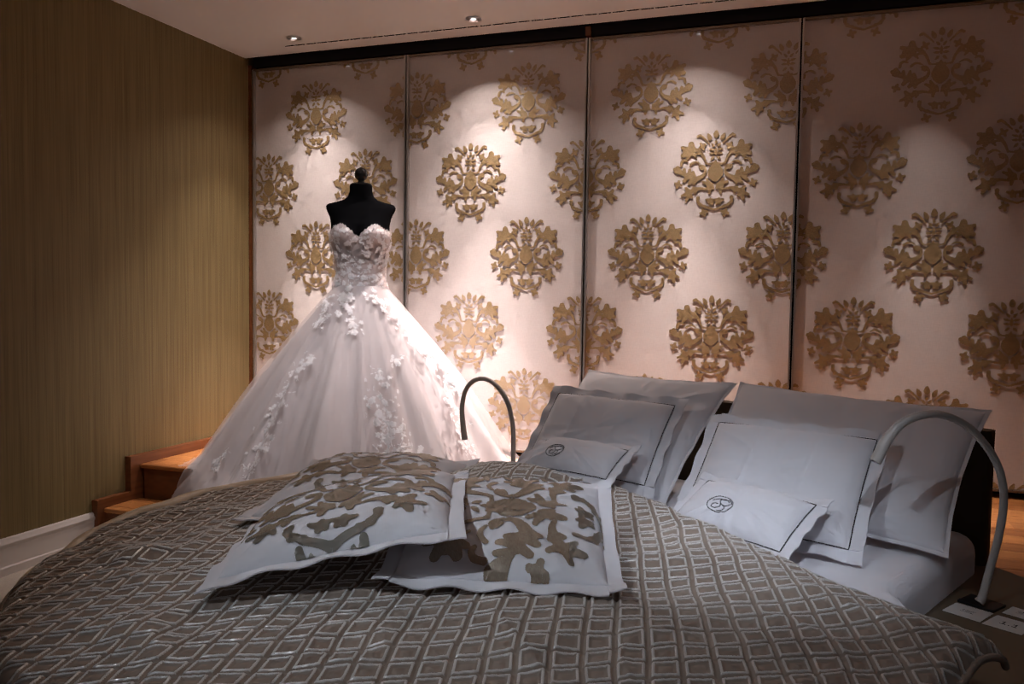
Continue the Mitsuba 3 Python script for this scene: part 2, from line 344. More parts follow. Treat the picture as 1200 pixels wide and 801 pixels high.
for i in range(5):
    x0, x1 = JOINTS[i] + .004, JOINTS[i + 1] - .004
    k = thing('sliding_panel', 'pale sliding panel with gold medallions, ' + pnames[i], 'panel', 'sliding panels along the back wall')
    add('fabric_board', box(x0 + .002, x1 - .002, .024, .036, PZ0 + .002, PZ1 - .002), 'm_panel_fabric', k)
    for a in (x0, x1 - .009):
        add('stile', box(a, a + .009, -.002, .038, PZ0, PZ1), 'm_aluminium', k)
    add('top_rail', box(x0 + .009, x1 - .009, -.002, .038, PZ1 - .010, PZ1), 'm_bronze', k)
    add('bottom_rail', box(x0 + .009, x1 - .009, -.002, .038, PZ0, PZ0 + .010), 'm_bronze', k)
    add('glass_pane', box(x0 + .009, x1 - .009, 0, .004, PZ0 + .010, PZ1 - .010), 'm_pane', k)
    clip = sbox(x0 + .010, PZ0 + .011, x1 - .010, PZ1 - .011)
    for cx, cz in meds:
        disc = Point(cx, cz).buffer(RM * 1.02)
        if not disc.intersects(clip): continue
        if clip.contains(disc):
            add('medallion', {**full_ply, 'to_world': T().translate([cx, GY, cz])}, None, k)
        else:
            g = affinity.translate(affinity.scale(MED, RM, RM, origin=(0, 0)), cx, cz).intersection(clip)
            if g.is_empty or g.area < 4e-4: continue
            m = med_mesh(g); m.apply_translation((0, GY, 0))
            add('medallion', m, 'm_gold', k)

# ------------------------------------------------------------------ ceiling fittings
dn = ['above the wedding gown near the olive wall', 'second from the olive wall', 'third from the olive wall']
for i in range(3):
    x = SPOT_X[i]
    k = thing('recessed_downlight', 'small chrome ceiling downlight ' + dn[i], 'ceiling light', 'downlights in front of the panels')
    m = lathe([(.026, -.001), (.034, -.006), (.042, -.004), (.044, 0), (.044, .001), (.026, .001)], 32); m.apply_translation((x, SPOT_Y, CEIL)); add('trim_ring', m, 'm_chrome', k, smooth=40)
    m = lathe([(0, -.001), (.012, -.003), (.020, -.0015), (.0255, -.001), (.0255, -.0002), (0, -.0002)], 24); m.apply_translation((x, SPOT_Y, CEIL)); add('reflector', m, 'm_chrome', k, smooth=40)
    m = lathe([(0, -.0034), (.013, -.0034), (.013, -.0030)], 20); m.apply_translation((x, SPOT_Y, CEIL)); m.fix_normals()
    if m.face_normals[:, 2].mean() > 0: m.invert()
    add('bulb', mikit.ply(m, 'm_lamp_inner', emitter={'type': 'area', 'radiance': rgb(3.2, 3.4, 3.7)}), None, k)
k = thing('slot_diffuser', 'long dashed air slot in the ceiling above the panels', 'air vent')
x = .39
while x < 4.6:
    add('slot', bevel_box(x, x + .062, -.178, -.170, CEIL - .003, CEIL + .002, .001), 'm_dark', k)
    x += .072

# ------------------------------------------------------------------ round bed
bed = thing('round_bed', 'round bed with cream rim, white sheet and dark brown headboard', 'bed')
A = np.linspace(0, 2 * np.pi, 180, endpoint=False)
def upoly(pts): return Polygon([tuple(uvw(s, t)) for s, t in pts])
disc = lambda r, ds=0: upoly([(ds + r * math.cos(a), r * math.sin(a)) for a in A])
headrect = upoly([(0, -.73), (1.27, -.73), (1.27, .73), (0, .73)])
def pillow_slab(poly, z0, z1, r, n=5):
    ms = []
    rings = []
    for i in range(n + 1):
        a = i / n * math.pi / 2
        rings.append((r * (1 - math.cos(math.pi / 2 - a)) * 0 + r * (1 - math.cos(a)), z1 - r + r * math.sin(a)))
    base = np.array(poly.exterior.coords)[:-1]
    # resample
    ls = LineString(poly.exterior.coords); N = 360
    lay = [(0, z0)] + rings
    V = []
    for ins, z in lay:
        p = poly.buffer(-ins).exterior if ins > 1e-6 else poly.exterior
        P0 = np.array([ls.interpolate(q, True).coords[0] for q in np.linspace(0, 1, N, endpoint=False)])
        q = np.array([p.interpolate(p.project(Point(*c))).coords[0] for c in P0])
        V.append(np.c_[q, np.full(N, z)])
    nl = len(V)
    c = np.array([*np.mean(V[-1][:, :2], 0), z1])
    F = []
    for l in range(nl - 1):
        for i in range(N):
            j = (i + 1) % N
            F += [[l * N + i, l * N + j, (l + 1) * N + j], [l * N + i, (l + 1) * N + j, (l + 1) * N + i]]
    cap = len(np.vstack(V)); V.append(c[None])
    for i in range(N): F.append([(nl - 1) * N + i, (nl - 1) * N + (i + 1) % N, cap])
    m = trimesh.Trimesh(np.vstack(V), F, process=False)
    if m.face_normals[-1][2] < 0: m.invert()
    return m
matt = unary_union([disc(.955), headrect]).buffer(-.06).buffer(.06)
mattress = pillow_slab(matt, .44, .606, .05)
add('mattress', mattress, 'm_linen', bed, smooth=50, label='mattress in a white fitted sheet')
rim = disc(1.005, .01).difference(disc(.958)).difference(upoly([(.52, -2), (2, -2), (2, 2), (.52, 2)]))
add('base', extrude(disc(.974).difference(upoly([(.52, -2), (2, -2), (2, 2), (.52, 2)])), .03, .585), 'm_base_brown', bed, smooth=30)
shelf_poly = upoly([(.53, -1.02), (1.10, -1.02), (1.40, -.62), (1.40, .62), (1.12, 1.14), (.8, 1.30), (-.35, 1.36), (-.35, .6), (.53, .6)]).buffer(-.08).buffer(.08)
sh = extrude(shelf_poly, .03, .5)
add('shelf', sh, 'm_leather', bed, smooth=30, label='taupe leather shelf round the head of the bed')
hb = upoly([(1.305, -.78), (1.365, -.78), (1.365, .735), (1.305, .735)])
hbm = extrude(hb.buffer(-.02).buffer(.02), .5, .892)
add('headboard', hbm, 'm_headboard', bed, smooth=30, label='dark brown headboard')

# quilted coverlet
FOLD = catmull([(.74, -1.0), (.735, -.56), (.755, -.29), (.67, .01), (.52, .35), (.40, .60), (.335, .80), (.315, .95), (.33, 1.12)], 20)
def fold_s(t): return np.interp(t, FOLD[:, 1], FOLD[:, 0])
def rmax(th):
    tip = math.atan2(1.0, .33)
    return .988 + .062 * np.exp(-((th - tip) / .13) ** 2) - .012 * np.exp(-((np.mod(th, 2 * np.pi) - 4.2) / .45) ** 2) + .006 * np.sin(17 * th) + .004 * np.sin(31 * th + 1)
def quilt_h(s, t):
    """relief of the quilting (metres)"""
    a, b = s / CB + t / CA, s / CB - t / CA
    fa, fb = np.abs(a - np.round(a)), np.abs(b - np.round(b))
    d = np.minimum(fa, fb)
    line = np.clip((d - .06) / .06, 0, 1) * (1 - np.clip((d - .16) / .07, 0, 1))
    sm = lambda x: x * x * (3 - 2 * x)
    return .0055 * sm(np.clip(line, 0, 1)) + .004 * sm(np.clip((d - .22) / .28, 0, 1)) - .0035 * (1 - np.clip(d / .06, 0, 1))
def cover_z(s, t):
    r = np.hypot(s, t); th = np.arctan2(t, s)
    q = np.clip(r / rmax(th), 0, 1)
    z = .664 + .028 * (1 - q**2)
    z = z - .028 * np.clip((q - .965) / .035, 0, 1) ** 2
    e = np.clip((fold_s(t) - s) / .09, 0, 1)         # rounded turn at the pillows
    z = z + .012 * np.exp(-((fold_s(t) - s - .12) / .12) ** 2) - .028 * (1 - np.sqrt(np.clip(1 - (1 - e) ** 2, 0, 1)))
    return z
def soft(s, t):
    p = np.stack([s * 3.2, t * 3.2, 0 * s], -1)
    q = np.stack([s * 9 + 3, t * 9, 0 * s + 4], -1)
    lump = np.clip(meshkit.noise(np.stack([s * 6.5, t * 6.5 + 8, 0 * s], -1), 5) - .62, 0, 1) * 2.2 * np.clip((-s + .0) / .35, 0, 1)
    w = np.clip((.93 - np.hypot(s, t)) / .1, .25, 1)
    ridge = (1 - np.abs(meshkit.noise(np.stack([s * 5 + t * 3, t * 5 - s * 3, 0 * s + 1], -1), 31) - .5) * 2) ** 6
    return .016 * (meshkit.fbm(p, 3, 2) - .5) + .011 * (meshkit.fbm(q, 2, 9) - .5) + .022 * lump + .007 * ridge * w
STEPQ = .0034
gs = np.arange(-1.04, 1.0, STEPQ); gt = np.arange(-1.02, 1.10, STEPQ)
S, Tt = np.meshgrid(gs, gt, indexing='ij')
def inside(s, t): return (np.hypot(s, t) <= rmax(np.arctan2(t, s))) & (s <= fold_s(t))
ins = inside(S, Tt)
cells = ins[:-1, :-1] | ins[1:, :-1] | ins[:-1, 1:] | ins[1:, 1:]
need = np.zeros_like(ins)
for a in (0, 1):
    for b in (0, 1): need[a:a + cells.shape[0], b:b + cells.shape[1]] |= cells
s_, t_ = S.copy(), Tt.copy()
out = need & ~ins
so, to = s_[out], t_[out]
for _ in range(3):
    th = np.arctan2(to, so); rr = np.hypot(so, to); f = np.minimum(1, rmax(th) / rr); so, to = so * f, to * f
    so = np.minimum(so, fold_s(to))
s_[out], t_[out] = so, to
idx = -np.ones(S.shape, int); idx[need] = np.arange(need.sum())
ii, jj = np.nonzero(cells)
qf = np.stack([idx[ii, jj], idx[ii + 1, jj], idx[ii + 1, jj + 1], idx[ii, jj + 1]], -1)
sv, tv = s_[need], t_[need]
# the cloth pattern is a little distorted, as on a real throw
pu = sv + .020 * (meshkit.noise(np.stack([sv * 2.4, tv * 2.4, 0 * sv], -1), 11) - .5)
pu = pu + .007 * (meshkit.noise(np.stack([sv * 13, tv * 13, 0 * sv + 2], -1), 21) - .5)
pv = tv + .007 * (meshkit.noise(np.stack([sv * 13, tv * 13, 0 * sv + 9], -1), 22) - .5) + .020 * (meshkit.noise(np.stack([sv * 2.4, tv * 2.4, 0 * sv + 5], -1), 12) - .5)
zc = cover_z(sv, tv) + soft(sv, tv) + quilt_h(pu, pv)
XY = UC + sv[:, None] * U + tv[:, None] * V
cm = trimesh.Trimesh(np.c_[XY, zc], np.vstack([qf[:, [0, 1, 2]], qf[:, [0, 2, 3]]]), process=False)
if cm.face_normals[:, 2].mean() < 0: cm.invert()
ra = np.linspace(math.radians(212), 2 * math.pi - math.acos(.53), 120)
rr_ = np.interp(ra, [ra[0], ra[0] + .55, ra[-1]], [.004, .020, .023])
rz = np.interp(ra, [ra[0], ra[0] + .22, ra[0] + .6, ra[-1]], [.618, .640, .666, .668])
rc = rmax(ra) + .013 + rr_
add('rim', tube(np.c_[UC + (rc * np.cos(ra))[:, None] * U + (rc * np.sin(ra))[:, None] * V, rz - rr_], rr_, 14), 'm_rim', bed, smooth=50, label='cream leather rim')
cov = thing('quilted_coverlet', 'taupe velvet coverlet quilted with a satin trellis, spread over the round bed', 'coverlet')
add('quilted_cloth', cm, 'm_quilt', cov, smooth=True, uv=np.c_[pu, pv])
hem = []
for a in np.linspace(math.atan2(1.04, .33) - .0, math.atan2(-.60, .92) + 2 * math.pi, 260):
    r = rmax(a); s0, t0 = r * math.cos(a), r * math.sin(a)
    hem.append([*uvw(s0, t0), float(cover_z(np.array(s0), np.array(t0)) + soft(np.array(s0), np.array(t0)))])
hem = [h for h in hem if (np.array(h[:2]) - UC) @ U <= fold_s((np.array(h[:2]) - UC) @ V) + .002]
add('hem', tube(np.array(hem), .007, 8), 'm_quilt', cov, smooth=True, uv=np.full((len(hem) * 8 + 2, 2), .5) * [CB, 0])
fe = [[*uvw(fold_s(t), t), float(cover_z(fold_s(np.array(t)), np.array(t)) + soft(fold_s(np.array(t)), np.array(t)))] for t in np.linspace(-.56, .985, 160)]
add('hem', tube(np.array(fe), .006, 8), 'm_quilt', cov, smooth=True, uv=np.full((160 * 8 + 2, 2), .5) * [CB, 0])

# ------------------------------------------------------------------ pillows and cushions
def toward(c, W, H, k):
    c = CAM + (np.array(c, float) - CAM) * k
    return c, W * k, H * k
class Pillow:
    """Pillow surface in local x (right), y (up), z (front), placed by centre and axes."""
    def __init__(s, c, ex, ey, W, H, fl, bf, bb, seed, pinch=.05, wave=.004, crease=.004, ear=0.0, k=1.0, iron=()):
        c, W, H = toward(c, W, H, k)
        s.c = np.array(c, float); s.ex = np.array(ex, float); s.ex /= np.linalg.norm(s.ex)
        ey = np.array(ey, float); ey = ey - s.ex * (ey @ s.ex); s.ey = ey / np.linalg.norm(ey); s.ez = np.cross(s.ex, s.ey)
        s.W, s.H, s.fl, s.bf, s.bb, s.seed, s.pinch, s.wave, s.crease, s.ear, s.iron = W, H, fl, bf, bb, seed, pinch, wave, crease, ear, iron
    def local(s, x, y, side=1):
        a, b = s.W / 2 - s.fl, s.H / 2 - s.fl
        qx, qy = np.clip(np.abs(x / a), 0, 1), np.clip(np.abs(y / b), 0, 1)
        h = ((1 - qx**2.4) * (1 - qy**2.4)) ** .55
        X, Y = x / (s.W / 2), y / (s.H / 2)
        px = x * (1 - s.pinch * (1 - Y**2) * np.abs(X) ** 2); py = y * (1 - s.pinch * (1 - X**2) * np.abs(Y) ** 2)
        P = np.stack([x * 9, y * 9, 0 * x + s.seed], -1)
        big = meshkit.fbm(P, 3, s.seed) - .5
        # creases that run towards the corners
        ang = np.arctan2(y, x); rr = np.hypot(X, Y)
        cr = np.abs(meshkit.noise(np.stack([ang * 4.5, rr * 1.2, 0 * x + s.seed * 3.1], -1), s.seed + 1) - .5) * 2
        wav = s.wave * np.sin((x / s.W) * 26 + s.seed) * (qy > .999) * 1.0 + s.wave * np.sin((y / s.H) * 24 + 2 * s.seed) * (qx > .999)
        wav = wav * np.clip((np.maximum(np.abs(X), np.abs(Y)) - .82) / .18, 0, 1)
        corner = s.ear * np.clip((np.abs(X) * np.abs(Y) - .55) / .45, 0, 1) ** 1.5
        base = wav + corner
        if side > 0: z = base + s.bf * h * (1 + .25 * big) + s.crease * (1 - cr) * np.clip(h * 2, 0, 1) * (0.4 + rr) * .8 + .0015 + sum(.0028 * np.exp(-((x - o * s.W - .004 * np.sin(y * 20)) / .0055) ** 2) * np.clip(h * 2, 0, 1) for o in s.iron)
        else: z = base - s.bb * h - .0015
        return np.stack([px, py, z], -1)
    def world(s, L): return s.c + L[..., :1] * s.ex + L[..., 1:2] * s.ey + L[..., 2:3] * s.ez
    def mesh(s, n=110):
        def knots(half, fl):
            inner = np.sin(np.linspace(-np.pi / 2, np.pi / 2, n - 8)) * (half - fl) if fl > .01 else np.sin(np.linspace(-np.pi / 2, np.pi / 2, n)) * half
            if fl > .01: inner = np.r_[np.linspace(-half, -half + fl, 5)[:-1], inner, np.linspace(half - fl, half, 5)[1:]]
            return inner
        gx, gy = np.meshgrid(knots(s.W / 2, s.fl), knots(s.H / 2, s.fl), indexing='ij')
        nu, nv = gx.shape
        Vf, Vb = s.local(gx, gy, 1).reshape(-1, 3), s.local(gx, gy, -1).reshape(-1, 3)
        f = grid_faces(nu, nv); N = nu * nv
        tri = lambda q: np.vstack([q[:, [0, 1, 2]], q[:, [0, 2, 3]]])
        F = [tri(f), tri(f)[:, ::-1] + N]
        ring = [i * nv for i in range(nu)] + [(nu - 1) * nv + j for j in range(1, nv)] + [i * nv + nv - 1 for i in range(nu - 2, -1, -1)] + [j for j in range(nv - 2, 0, -1)]
        r = np.array(ring); r2 = np.roll(r, -1)
        F += [np.c_[r, r + N, r2], np.c_[r2, r + N, r2 + N]]
        m = trimesh.Trimesh(s.world(np.vstack([Vf, Vb])), np.vstack(F), process=False)
        return m, np.r_[np.c_[gx.ravel(), gy.ravel()], np.c_[gx.ravel(), gy.ravel()]]
    def on(s, x, y, lift=.0015):
        x, y = np.asarray(x, float), np.asarray(y, float); e = 1e-3
        P = s.local(x, y); n = np.cross(s.local(x + e, y) - s.local(x - e, y), s.local(x, y + e) - s.local(x, y - e))
        n /= np.linalg.norm(n, axis=-1, keepdims=True) + 1e-12
        return s.world(P + n * lift)
    def rect_path(s, mx, my, skip=()):
        a, b = s.W / 2 - mx, s.H / 2 - my
        n = 60; t = np.linspace(-1, 1, n)
        P = np.r_[np.c_[t * a, np.full(n, b)], np.c_[np.full(n, a), -t * b][1:], np.c_[-t * a, np.full(n, -b)][1:], np.c_[np.full(n, -a), t * b][1:-1]]
        return s.on(P[:, 0], P[:, 1], .0012)
    def decal(s, poly, edge=.012, lift=.0022):
        ms = []
        for p in polys(poly):
            v, f = trimesh.creation.triangulate_polygon(p, engine='earcut')
            v3 = np.c_[v, np.zeros(len(v))]
            v3, f = trimesh.remesh.subdivide_to_size(v3, f, edge, max_iter=12)
            ms.append(trimesh.Trimesh(s.on(v3[:, 0], v3[:, 1], lift), f, process=False))
        return cat(ms)

def monogram(P, parent, cx, cy, w):
    """oval with a flourished script letter, embroidered in dark thread"""
    a = np.linspace(0, 2 * np.pi, 40, endpoint=False)
    strokes = [(np.c_[np.cos(a) * .5, np.sin(a) * .5], True)]
    s1 = catmull([(.30, .22), (.12, .34), (-.06, .22), (.02, .02), (.06, -.16), (-.08, -.32), (-.26, -.24), (-.22, -.06), (-.06, -.04)], 6)
    s2 = catmull([(-.34, .10), (-.18, .26), (.04, .30), (.26, .34), (.42, .16), (.28, -.02), (.08, -.02), (.02, .04)], 6)
    s3 = catmull([(.08, -.02), (.24, -.14), (.22, -.32), (.02, -.42)], 6)
    ms = []
    for q, cl in strokes + [(s1, False), (s2, False), (s3, False)]:
        W3 = P.on(cx + q[:, 0] * w, cy + q[:, 1] * w * .78, .0008)
        ms.append(tube(W3, .0011, 5, cl))
    add('monogram', cat(ms), 'm_piping', parent, label='dark embroidered oval monogram', kind='stuff')

def white_pillow(name, label, group, P, piping=None, mono=None):
    k = thing(name, label, 'pillow', group)
    m, _ = P.mesh()
    add('pillowcase', m, 'm_linen', k, smooth=60)
    if piping: add('piping', tube(P.rect_path(*piping), .0012, 6, True), 'm_piping', k, smooth=True, label='thin dark piping')
    if mono: monogram(P, k, *mono)
    return k
P_ = {'backR': ([3.365, -1.913, .831], [.9335, -.3576, -.0266], [.2929, .7176, .6319], .709, .490),
      'backL': ([2.732, -1.635, .823], [.8581, -.5133, .0126], [.3553, .6112, .7072], .656, .479),
      'shamL': ([2.676, -1.732, .809], [.9621, -.2723, -.0129], [.193, .6469, .7378], .508, .369),
      'shamR': ([3.239, -2.063, .784], [.9607, -.2776, -.0065], [.2127, .7205, .6601], .501, .414),
      'smL': ([2.620, -1.815, .744], [.9474, -.32, .0085], [.2796, .8403, .4645], .376, .210),
      'smR': ([3.156, -2.166, .709], [.8884, -.4586, -.0213], [.4209, .7951, .4367], .378, .253)}
white_pillow('bed_pillow', 'large plain white pillow against the headboard, behind the left piped pillow', 'plain back pillows', Pillow(*P_['backL'], .012, .045, .03, 3, .06, .002, .010, k=1.075))
white_pillow('bed_pillow', 'large plain white pillow leaning by the dark headboard end, behind the arched lamp', 'plain back pillows', Pillow(*P_['backR'], .012, .045, .03, 4, .06, .002, .012, k=1.075))
white_pillow('pillow_sham', 'white flanged pillow with dark piping, in front of the left back pillow', 'piped pillows', Pillow(*P_['shamL'], .035, .050, .008, 5, .04, .006, .010, k=1.048, iron=(-.17, .13)), (.036, .036))
white_pillow('pillow_sham', 'white flanged pillow with dark piping, in front of the right back pillow', 'piped pillows', Pillow(*P_['shamR'], .035, .050, .008, 6, .04, .006, .010, k=1.048, iron=(-.15, .16)), (.036, .036))
white_pillow('monogram_cushion', 'small white cushion with oval monogram, leaning on the left piped pillow', 'monogrammed cushions', Pillow(*P_['smL'], .03, .042, .004, 7, .04, .004, .008, k=1.0), (.031, .031), (-.05, -.022, .066))
white_pillow('monogram_cushion', 'small white cushion with oval monogram, leaning on the right piped pillow', 'monogrammed cushions', Pillow(*P_['smR'], .03, .042, .004, 8, .04, .004, .008, k=1.0), (.031, .031), (-.035, -.03, .070))

def damask_cushion(label, P, rot, R, cx=0, cy=0):
    k = thing('damask_cushion', label, 'cushion', 'damask cushions on the coverlet')
    m, _ = P.mesh()
    add('cushion_cover', m, 'm_linen', k, smooth=60, label='white cover with a flanged border')
    g = affinity.translate(affinity.rotate(affinity.scale(MED.buffer(.003), R, R, origin=(0, 0)), rot, origin=(0, 0)), cx, cy)
    low = affinity.translate(affinity.rotate(affinity.scale(sbox(-1, -1.2, 1, -.53), R, R, origin=(0, 0)), rot, origin=(0, 0)), cx, cy)
    g = g.intersection(sbox(-P.W / 2 + P.fl - .004, -P.H / 2 + P.fl - .004, P.W / 2 - P.fl + .004, P.H / 2 - P.fl + .004))
    add('damask_applique', P.decal(g.difference(low.buffer(.0005))), 'm_damask', k, smooth=True, label='bronze satin damask pattern', kind='stuff')
    add('sequin_applique', P.decal(g.intersection(low)), 'm_sequin', k, smooth=True, label='glittering beaded garland', kind='stuff')
damask_cushion('white cushion with bronze damask, lowest of the pile and nearest the gown', Pillow([2.194, -2.377, .728], [.9801, .1933, .0456], [-.1966, .9769, .0838], .521, .521, .03, .078, .01, 11, .05, .003, .004, .015), 0, .215)
kq = thing('quilted_cushion', 'champagne cushion with raised trellis quilting, behind the right damask cushion', 'cushion')
PQ = Pillow([2.554, -2.368, .768], [.8555, -.5104, .0874], [.4967, .8565, .1405], .372, .28, .012, .050, .008, 12, .05, .002, .003, k=1.03)
mq, uvq = PQ.mesh(150)
q_h = quilt_h(uvq[:, 1] * 1.15 + .03, uvq[:, 0] * 1.15)
nn = np.where(np.arange(len(uvq)) < len(uvq) // 2, 1, 0)[:, None] * q_h[:, None] * PQ.ez
mq = trimesh.Trimesh(mq.vertices + nn * .8, mq.faces, process=False)
add('cushion_cover', mq, 'm_quilt', kq, smooth=True, uv=np.c_[uvq[:, 1] * 1.15 + .03, uvq[:, 0] * 1.15])
damask_cushion('white cushion with bronze damask, on the right with its front flange flat on the coverlet', Pillow([2.679, -2.616, .738], [.9585, .2845, -.012], [-.2752, .9408, .1979], .495, .519, .032, .050, .006, 13, .03, .005, .011, .012, k=.96), 90, .228, .012, -.008)
damask_cushion('white cushion with bronze damask, on the left with one long corner pointing at the foot', Pillow([2.358, -2.745, .757], [.909, .356, .21], [-.366, .930, .028], .528, .517, .032, .056, .004, 14, .03, .004, .011, -.012, k=.958), 0, .226, 0, -.014)

# ------------------------------------------------------------------ reading lamps
def reading_lamp(path, r0, r1, r2, label, base=None):
    k = thing('reading_lamp', label, 'lamp', 'arched reading lamps by the headboard')
    P = catmull(path, 10); n = len(P); t = np.linspace(0, 1, n)
    r = np.interp(t, [0, .12, .8, .9, 1], [r0, r1, r1, r2 * .85, r2])
    add('arm', tube(P, r, 16), 'm_lamp', k, smooth=50)
    d = P[-1] - P[-4]; d /= np.linalg.norm(d)
    tip = P[-1] + d * .0008
    a = np.cross(d, [0, 0, 1.0] if abs(d[2]) < .9 else [1.0, 0, 0]); a /= np.linalg.norm(a); b = np.cross(d, a)
    an = np.arange(24) * 2 * np.pi / 24
    Vv = np.vstack([tip, tip + r2 * .75 * (np.cos(an)[:, None] * a + np.sin(an)[:, None] * b)])
    lens = trimesh.Trimesh(Vv, [[0, 1 + i, 1 + (i + 1) % 24] for i in range(24)], process=False)
    add('led_lens', lens, 'm_lamp_inner', k)
    if base is not None:
        add('base_plate', base, 'm_black', k, label='square black base plate')
RP = [(3.725, -2.033, 0.5135), (3.733, -2.029, 0.528), (3.747, -2.021, 0.592), (3.765, -2.011, 0.674), (3.774, -2.007, 0.765), (3.762, -2.013, 0.839), (3.728, -2.031, 0.902), (3.674, -2.06, 0.958), (3.604, -2.097, 0.986), (3.536, -2.134, 0.972), (3.495, -2.155, 0.933), (3.464, -2.172, 0.871)]
LP = [(2.262, -1.38, .5135), (2.257, -1.374, .602), (2.256, -1.374, .736), (2.246, -1.369, .791), (2.226, -1.36, .848), (2.189, -1.344, .895), (2.136, -1.32, .926), (2.083, -1.296, .929), (2.035, -1.274, .907), (2.004, -1.26, .865), (1.991, -1.255, .802), (1.996, -1.257, .742), (2.008, -1.262, .674)]
bpR = extrude(Polygon([(3.681, -2.012), (3.722, -1.950), (3.790, -2.006), (3.752, -2.064)]), .5005, .506)
bpL = extrude(Point(2.262, -1.38).buffer(.045), .5005, .506)
reading_lamp(LP, .0105, .009, .0125, 'grey arched reading lamp beyond the cushions, in front of the panels', bpL)
reading_lamp(RP, .0115, .0095, .0145, 'grey arched reading lamp at the right, over the pillows', bpR)

# cards on the shelf
def card(quad, label, text=None):
    k = thing('card', label, 'card', 'cards on the bed shelf')
    add('sheet', extrude(Polygon(quad), .5006, .5018), 'm_paper', k)
    q = np.array(quad); c = q.mean(0); e = q[2] - q[1]; e /= np.linalg.norm(e)
    n = np.array([-e[1], e[0]])
    if text:
        m = meshkit.text_mesh(text, .02, .0004)
        m.apply_translation((-m.bounds[1][0] / 2, -.01, 0))
        v = np.c_[c + m.vertices[:, :1] * e + m.vertices[:, 1:2] * n, .5019 + m.vertices[:, 2]]
        add('print', trimesh.Trimesh(v, m.faces), 'm_ink', k, kind='stuff')
    else:
        ms = []
        for i, w in enumerate((.032, .026, .03)):
            o = c + n * (.008 - i * .007)
            ms.append(extrude(LineString([o - e * w * .5, o + e * w * .5]).buffer(.0007, cap_style=2), .5018, .5021))
        add('print', cat(ms), 'm_ink', k, kind='stuff')
card([(3.635, -2.092), (3.677, -2.022), (3.750, -2.070), (3.708, -2.143)], 'white card beside the black lamp base, nearest the coverlet')
card([(3.711, -2.15), (3.757, -2.078), (3.829, -2.122), (3.783, -2.194)], 'white card with bold figures, at the right edge of the photo', '1.1')
card([(3.772, -2.055), (3.806, -2.000), (3.868, -2.040), (3.834, -2.095)], 'white card behind the figured card, at the right edge of the photo')

# ------------------------------------------------------------------ dress form and wedding gown
AX = np.array([1.13, -.58]); PSI = math.radians(24)
FR = np.array([math.cos(PSI), math.sin(PSI)]); FF = np.array([math.sin(PSI), -math.cos(PSI)])   # right / front of the figure
def fig(x, y, z):  # x right, y front, z height (world)
    x, y, z = np.broadcast_arrays(x, y, z)
    return np.stack([AX[0] + x * FR[0] + y * FF[0], AX[1] + x * FR[1] + y * FF[1], z], -1)
SEC = np.array([  # z, half width, half depth, y offset
    (1.306, .116, .091, 0), (1.36, .112, .090, 0), (1.43, .124, .098, .004), (1.50, .140, .112, .012), (1.56, .146, .122, .020), (1.61, .147, .112, .018), (1.65, .155, .098, .010), (1.69, .174, .082, .0),
    (1.705, .177, .074, -.004), (1.718, .168, .066, -.006), (1.728, .128, .062, -.008), (1.740, .088, .060, -.008), (1.757, .066, .056, -.004), (1.785, .057, .053, 0), (1.815, .056, .053, 0)])
def body(ph, z, grow=0.0):
    a, b, o = (np.interp(z, SEC[:, 0], SEC[:, i]) for i in (1, 2, 3))
    a, b = a + grow, b + grow
    c, s = np.cos(ph), np.sin(ph)
    e = .85
    x = a * np.sign(c) * np.abs(c) ** e; y = b * np.sign(s) * np.abs(s) ** e + o
    for sx in (-1, 1):  # bust
        y = y + .034 * np.exp(-((x - sx * .068) / .045) ** 2 - ((z - 1.555) / .052) ** 2) * (s > 0)
    y = y - .008 * np.exp(-(x / .02) ** 2 - ((z - 1.56) / .05) ** 2) * (s > 0)
    return fig(x, y, z)
form = thing('dress_form', 'black velvet dress form with a glossy finial, wearing the wedding gown', 'mannequin')
zz = np.interp(np.linspace(0, 1, 90), np.linspace(0, 1, len(SEC)), SEC[:, 0]); ph = np.linspace(0, 2 * np.pi, 96, endpoint=False)
Pz, Zz = np.meshgrid(ph, zz, indexing='ij')
Vb = body(Pz, Zz).reshape(-1, 3); nb = len(zz)
F = grid_faces(96, nb, True)
tri = np.vstack([F[:, [0, 1, 2]], F[:, [0, 2, 3]]])
Vb = np.vstack([Vb, fig(0, 0, 1.815), fig(0, 0, 1.306)])
cap = [[i * nb + nb - 1, ((i + 1) % 96) * nb + nb - 1, len(Vb) - 2] for i in range(96)] + [[((i + 1) % 96) * nb, i * nb, len(Vb) - 1] for i in range(96)]
bmz = trimesh.Trimesh(Vb, np.vstack([tri, cap]), process=False); bmz.fix_normals()
add('bust', bmz, 'm_black_velvet', form, smooth=60)
fin = lathe([(0, 0), (.054, 0), (.056, .006), (.048, .012), (.022, .016), (.015, .024), (.018, .030), (.030, .040), (.034, .056), (.030, .074), (.018, .088), (.006, .094), (0, .095)], 40)
fin.apply_translation((AX[0], AX[1], 1.813)); add('finial', fin, 'm_black_gloss', form, smooth=40, label='glossy turned finial')
pole = trimesh.creation.cylinder(.016, 1.30 - PLAT - .01, sections=20); pole.apply_translation((AX[0], AX[1], (1.30 + PLAT) / 2)); add('pole', pole, 'm_black', form, smooth=40)
ft = lathe([(0, 0), (.15, 0), (.15, .012), (.03, .022), (.018, .05), (0, .05)], 32); ft.apply_translation((AX[0], AX[1], PLAT + .001)); add('foot', ft, 'm_black', form, smooth=30)

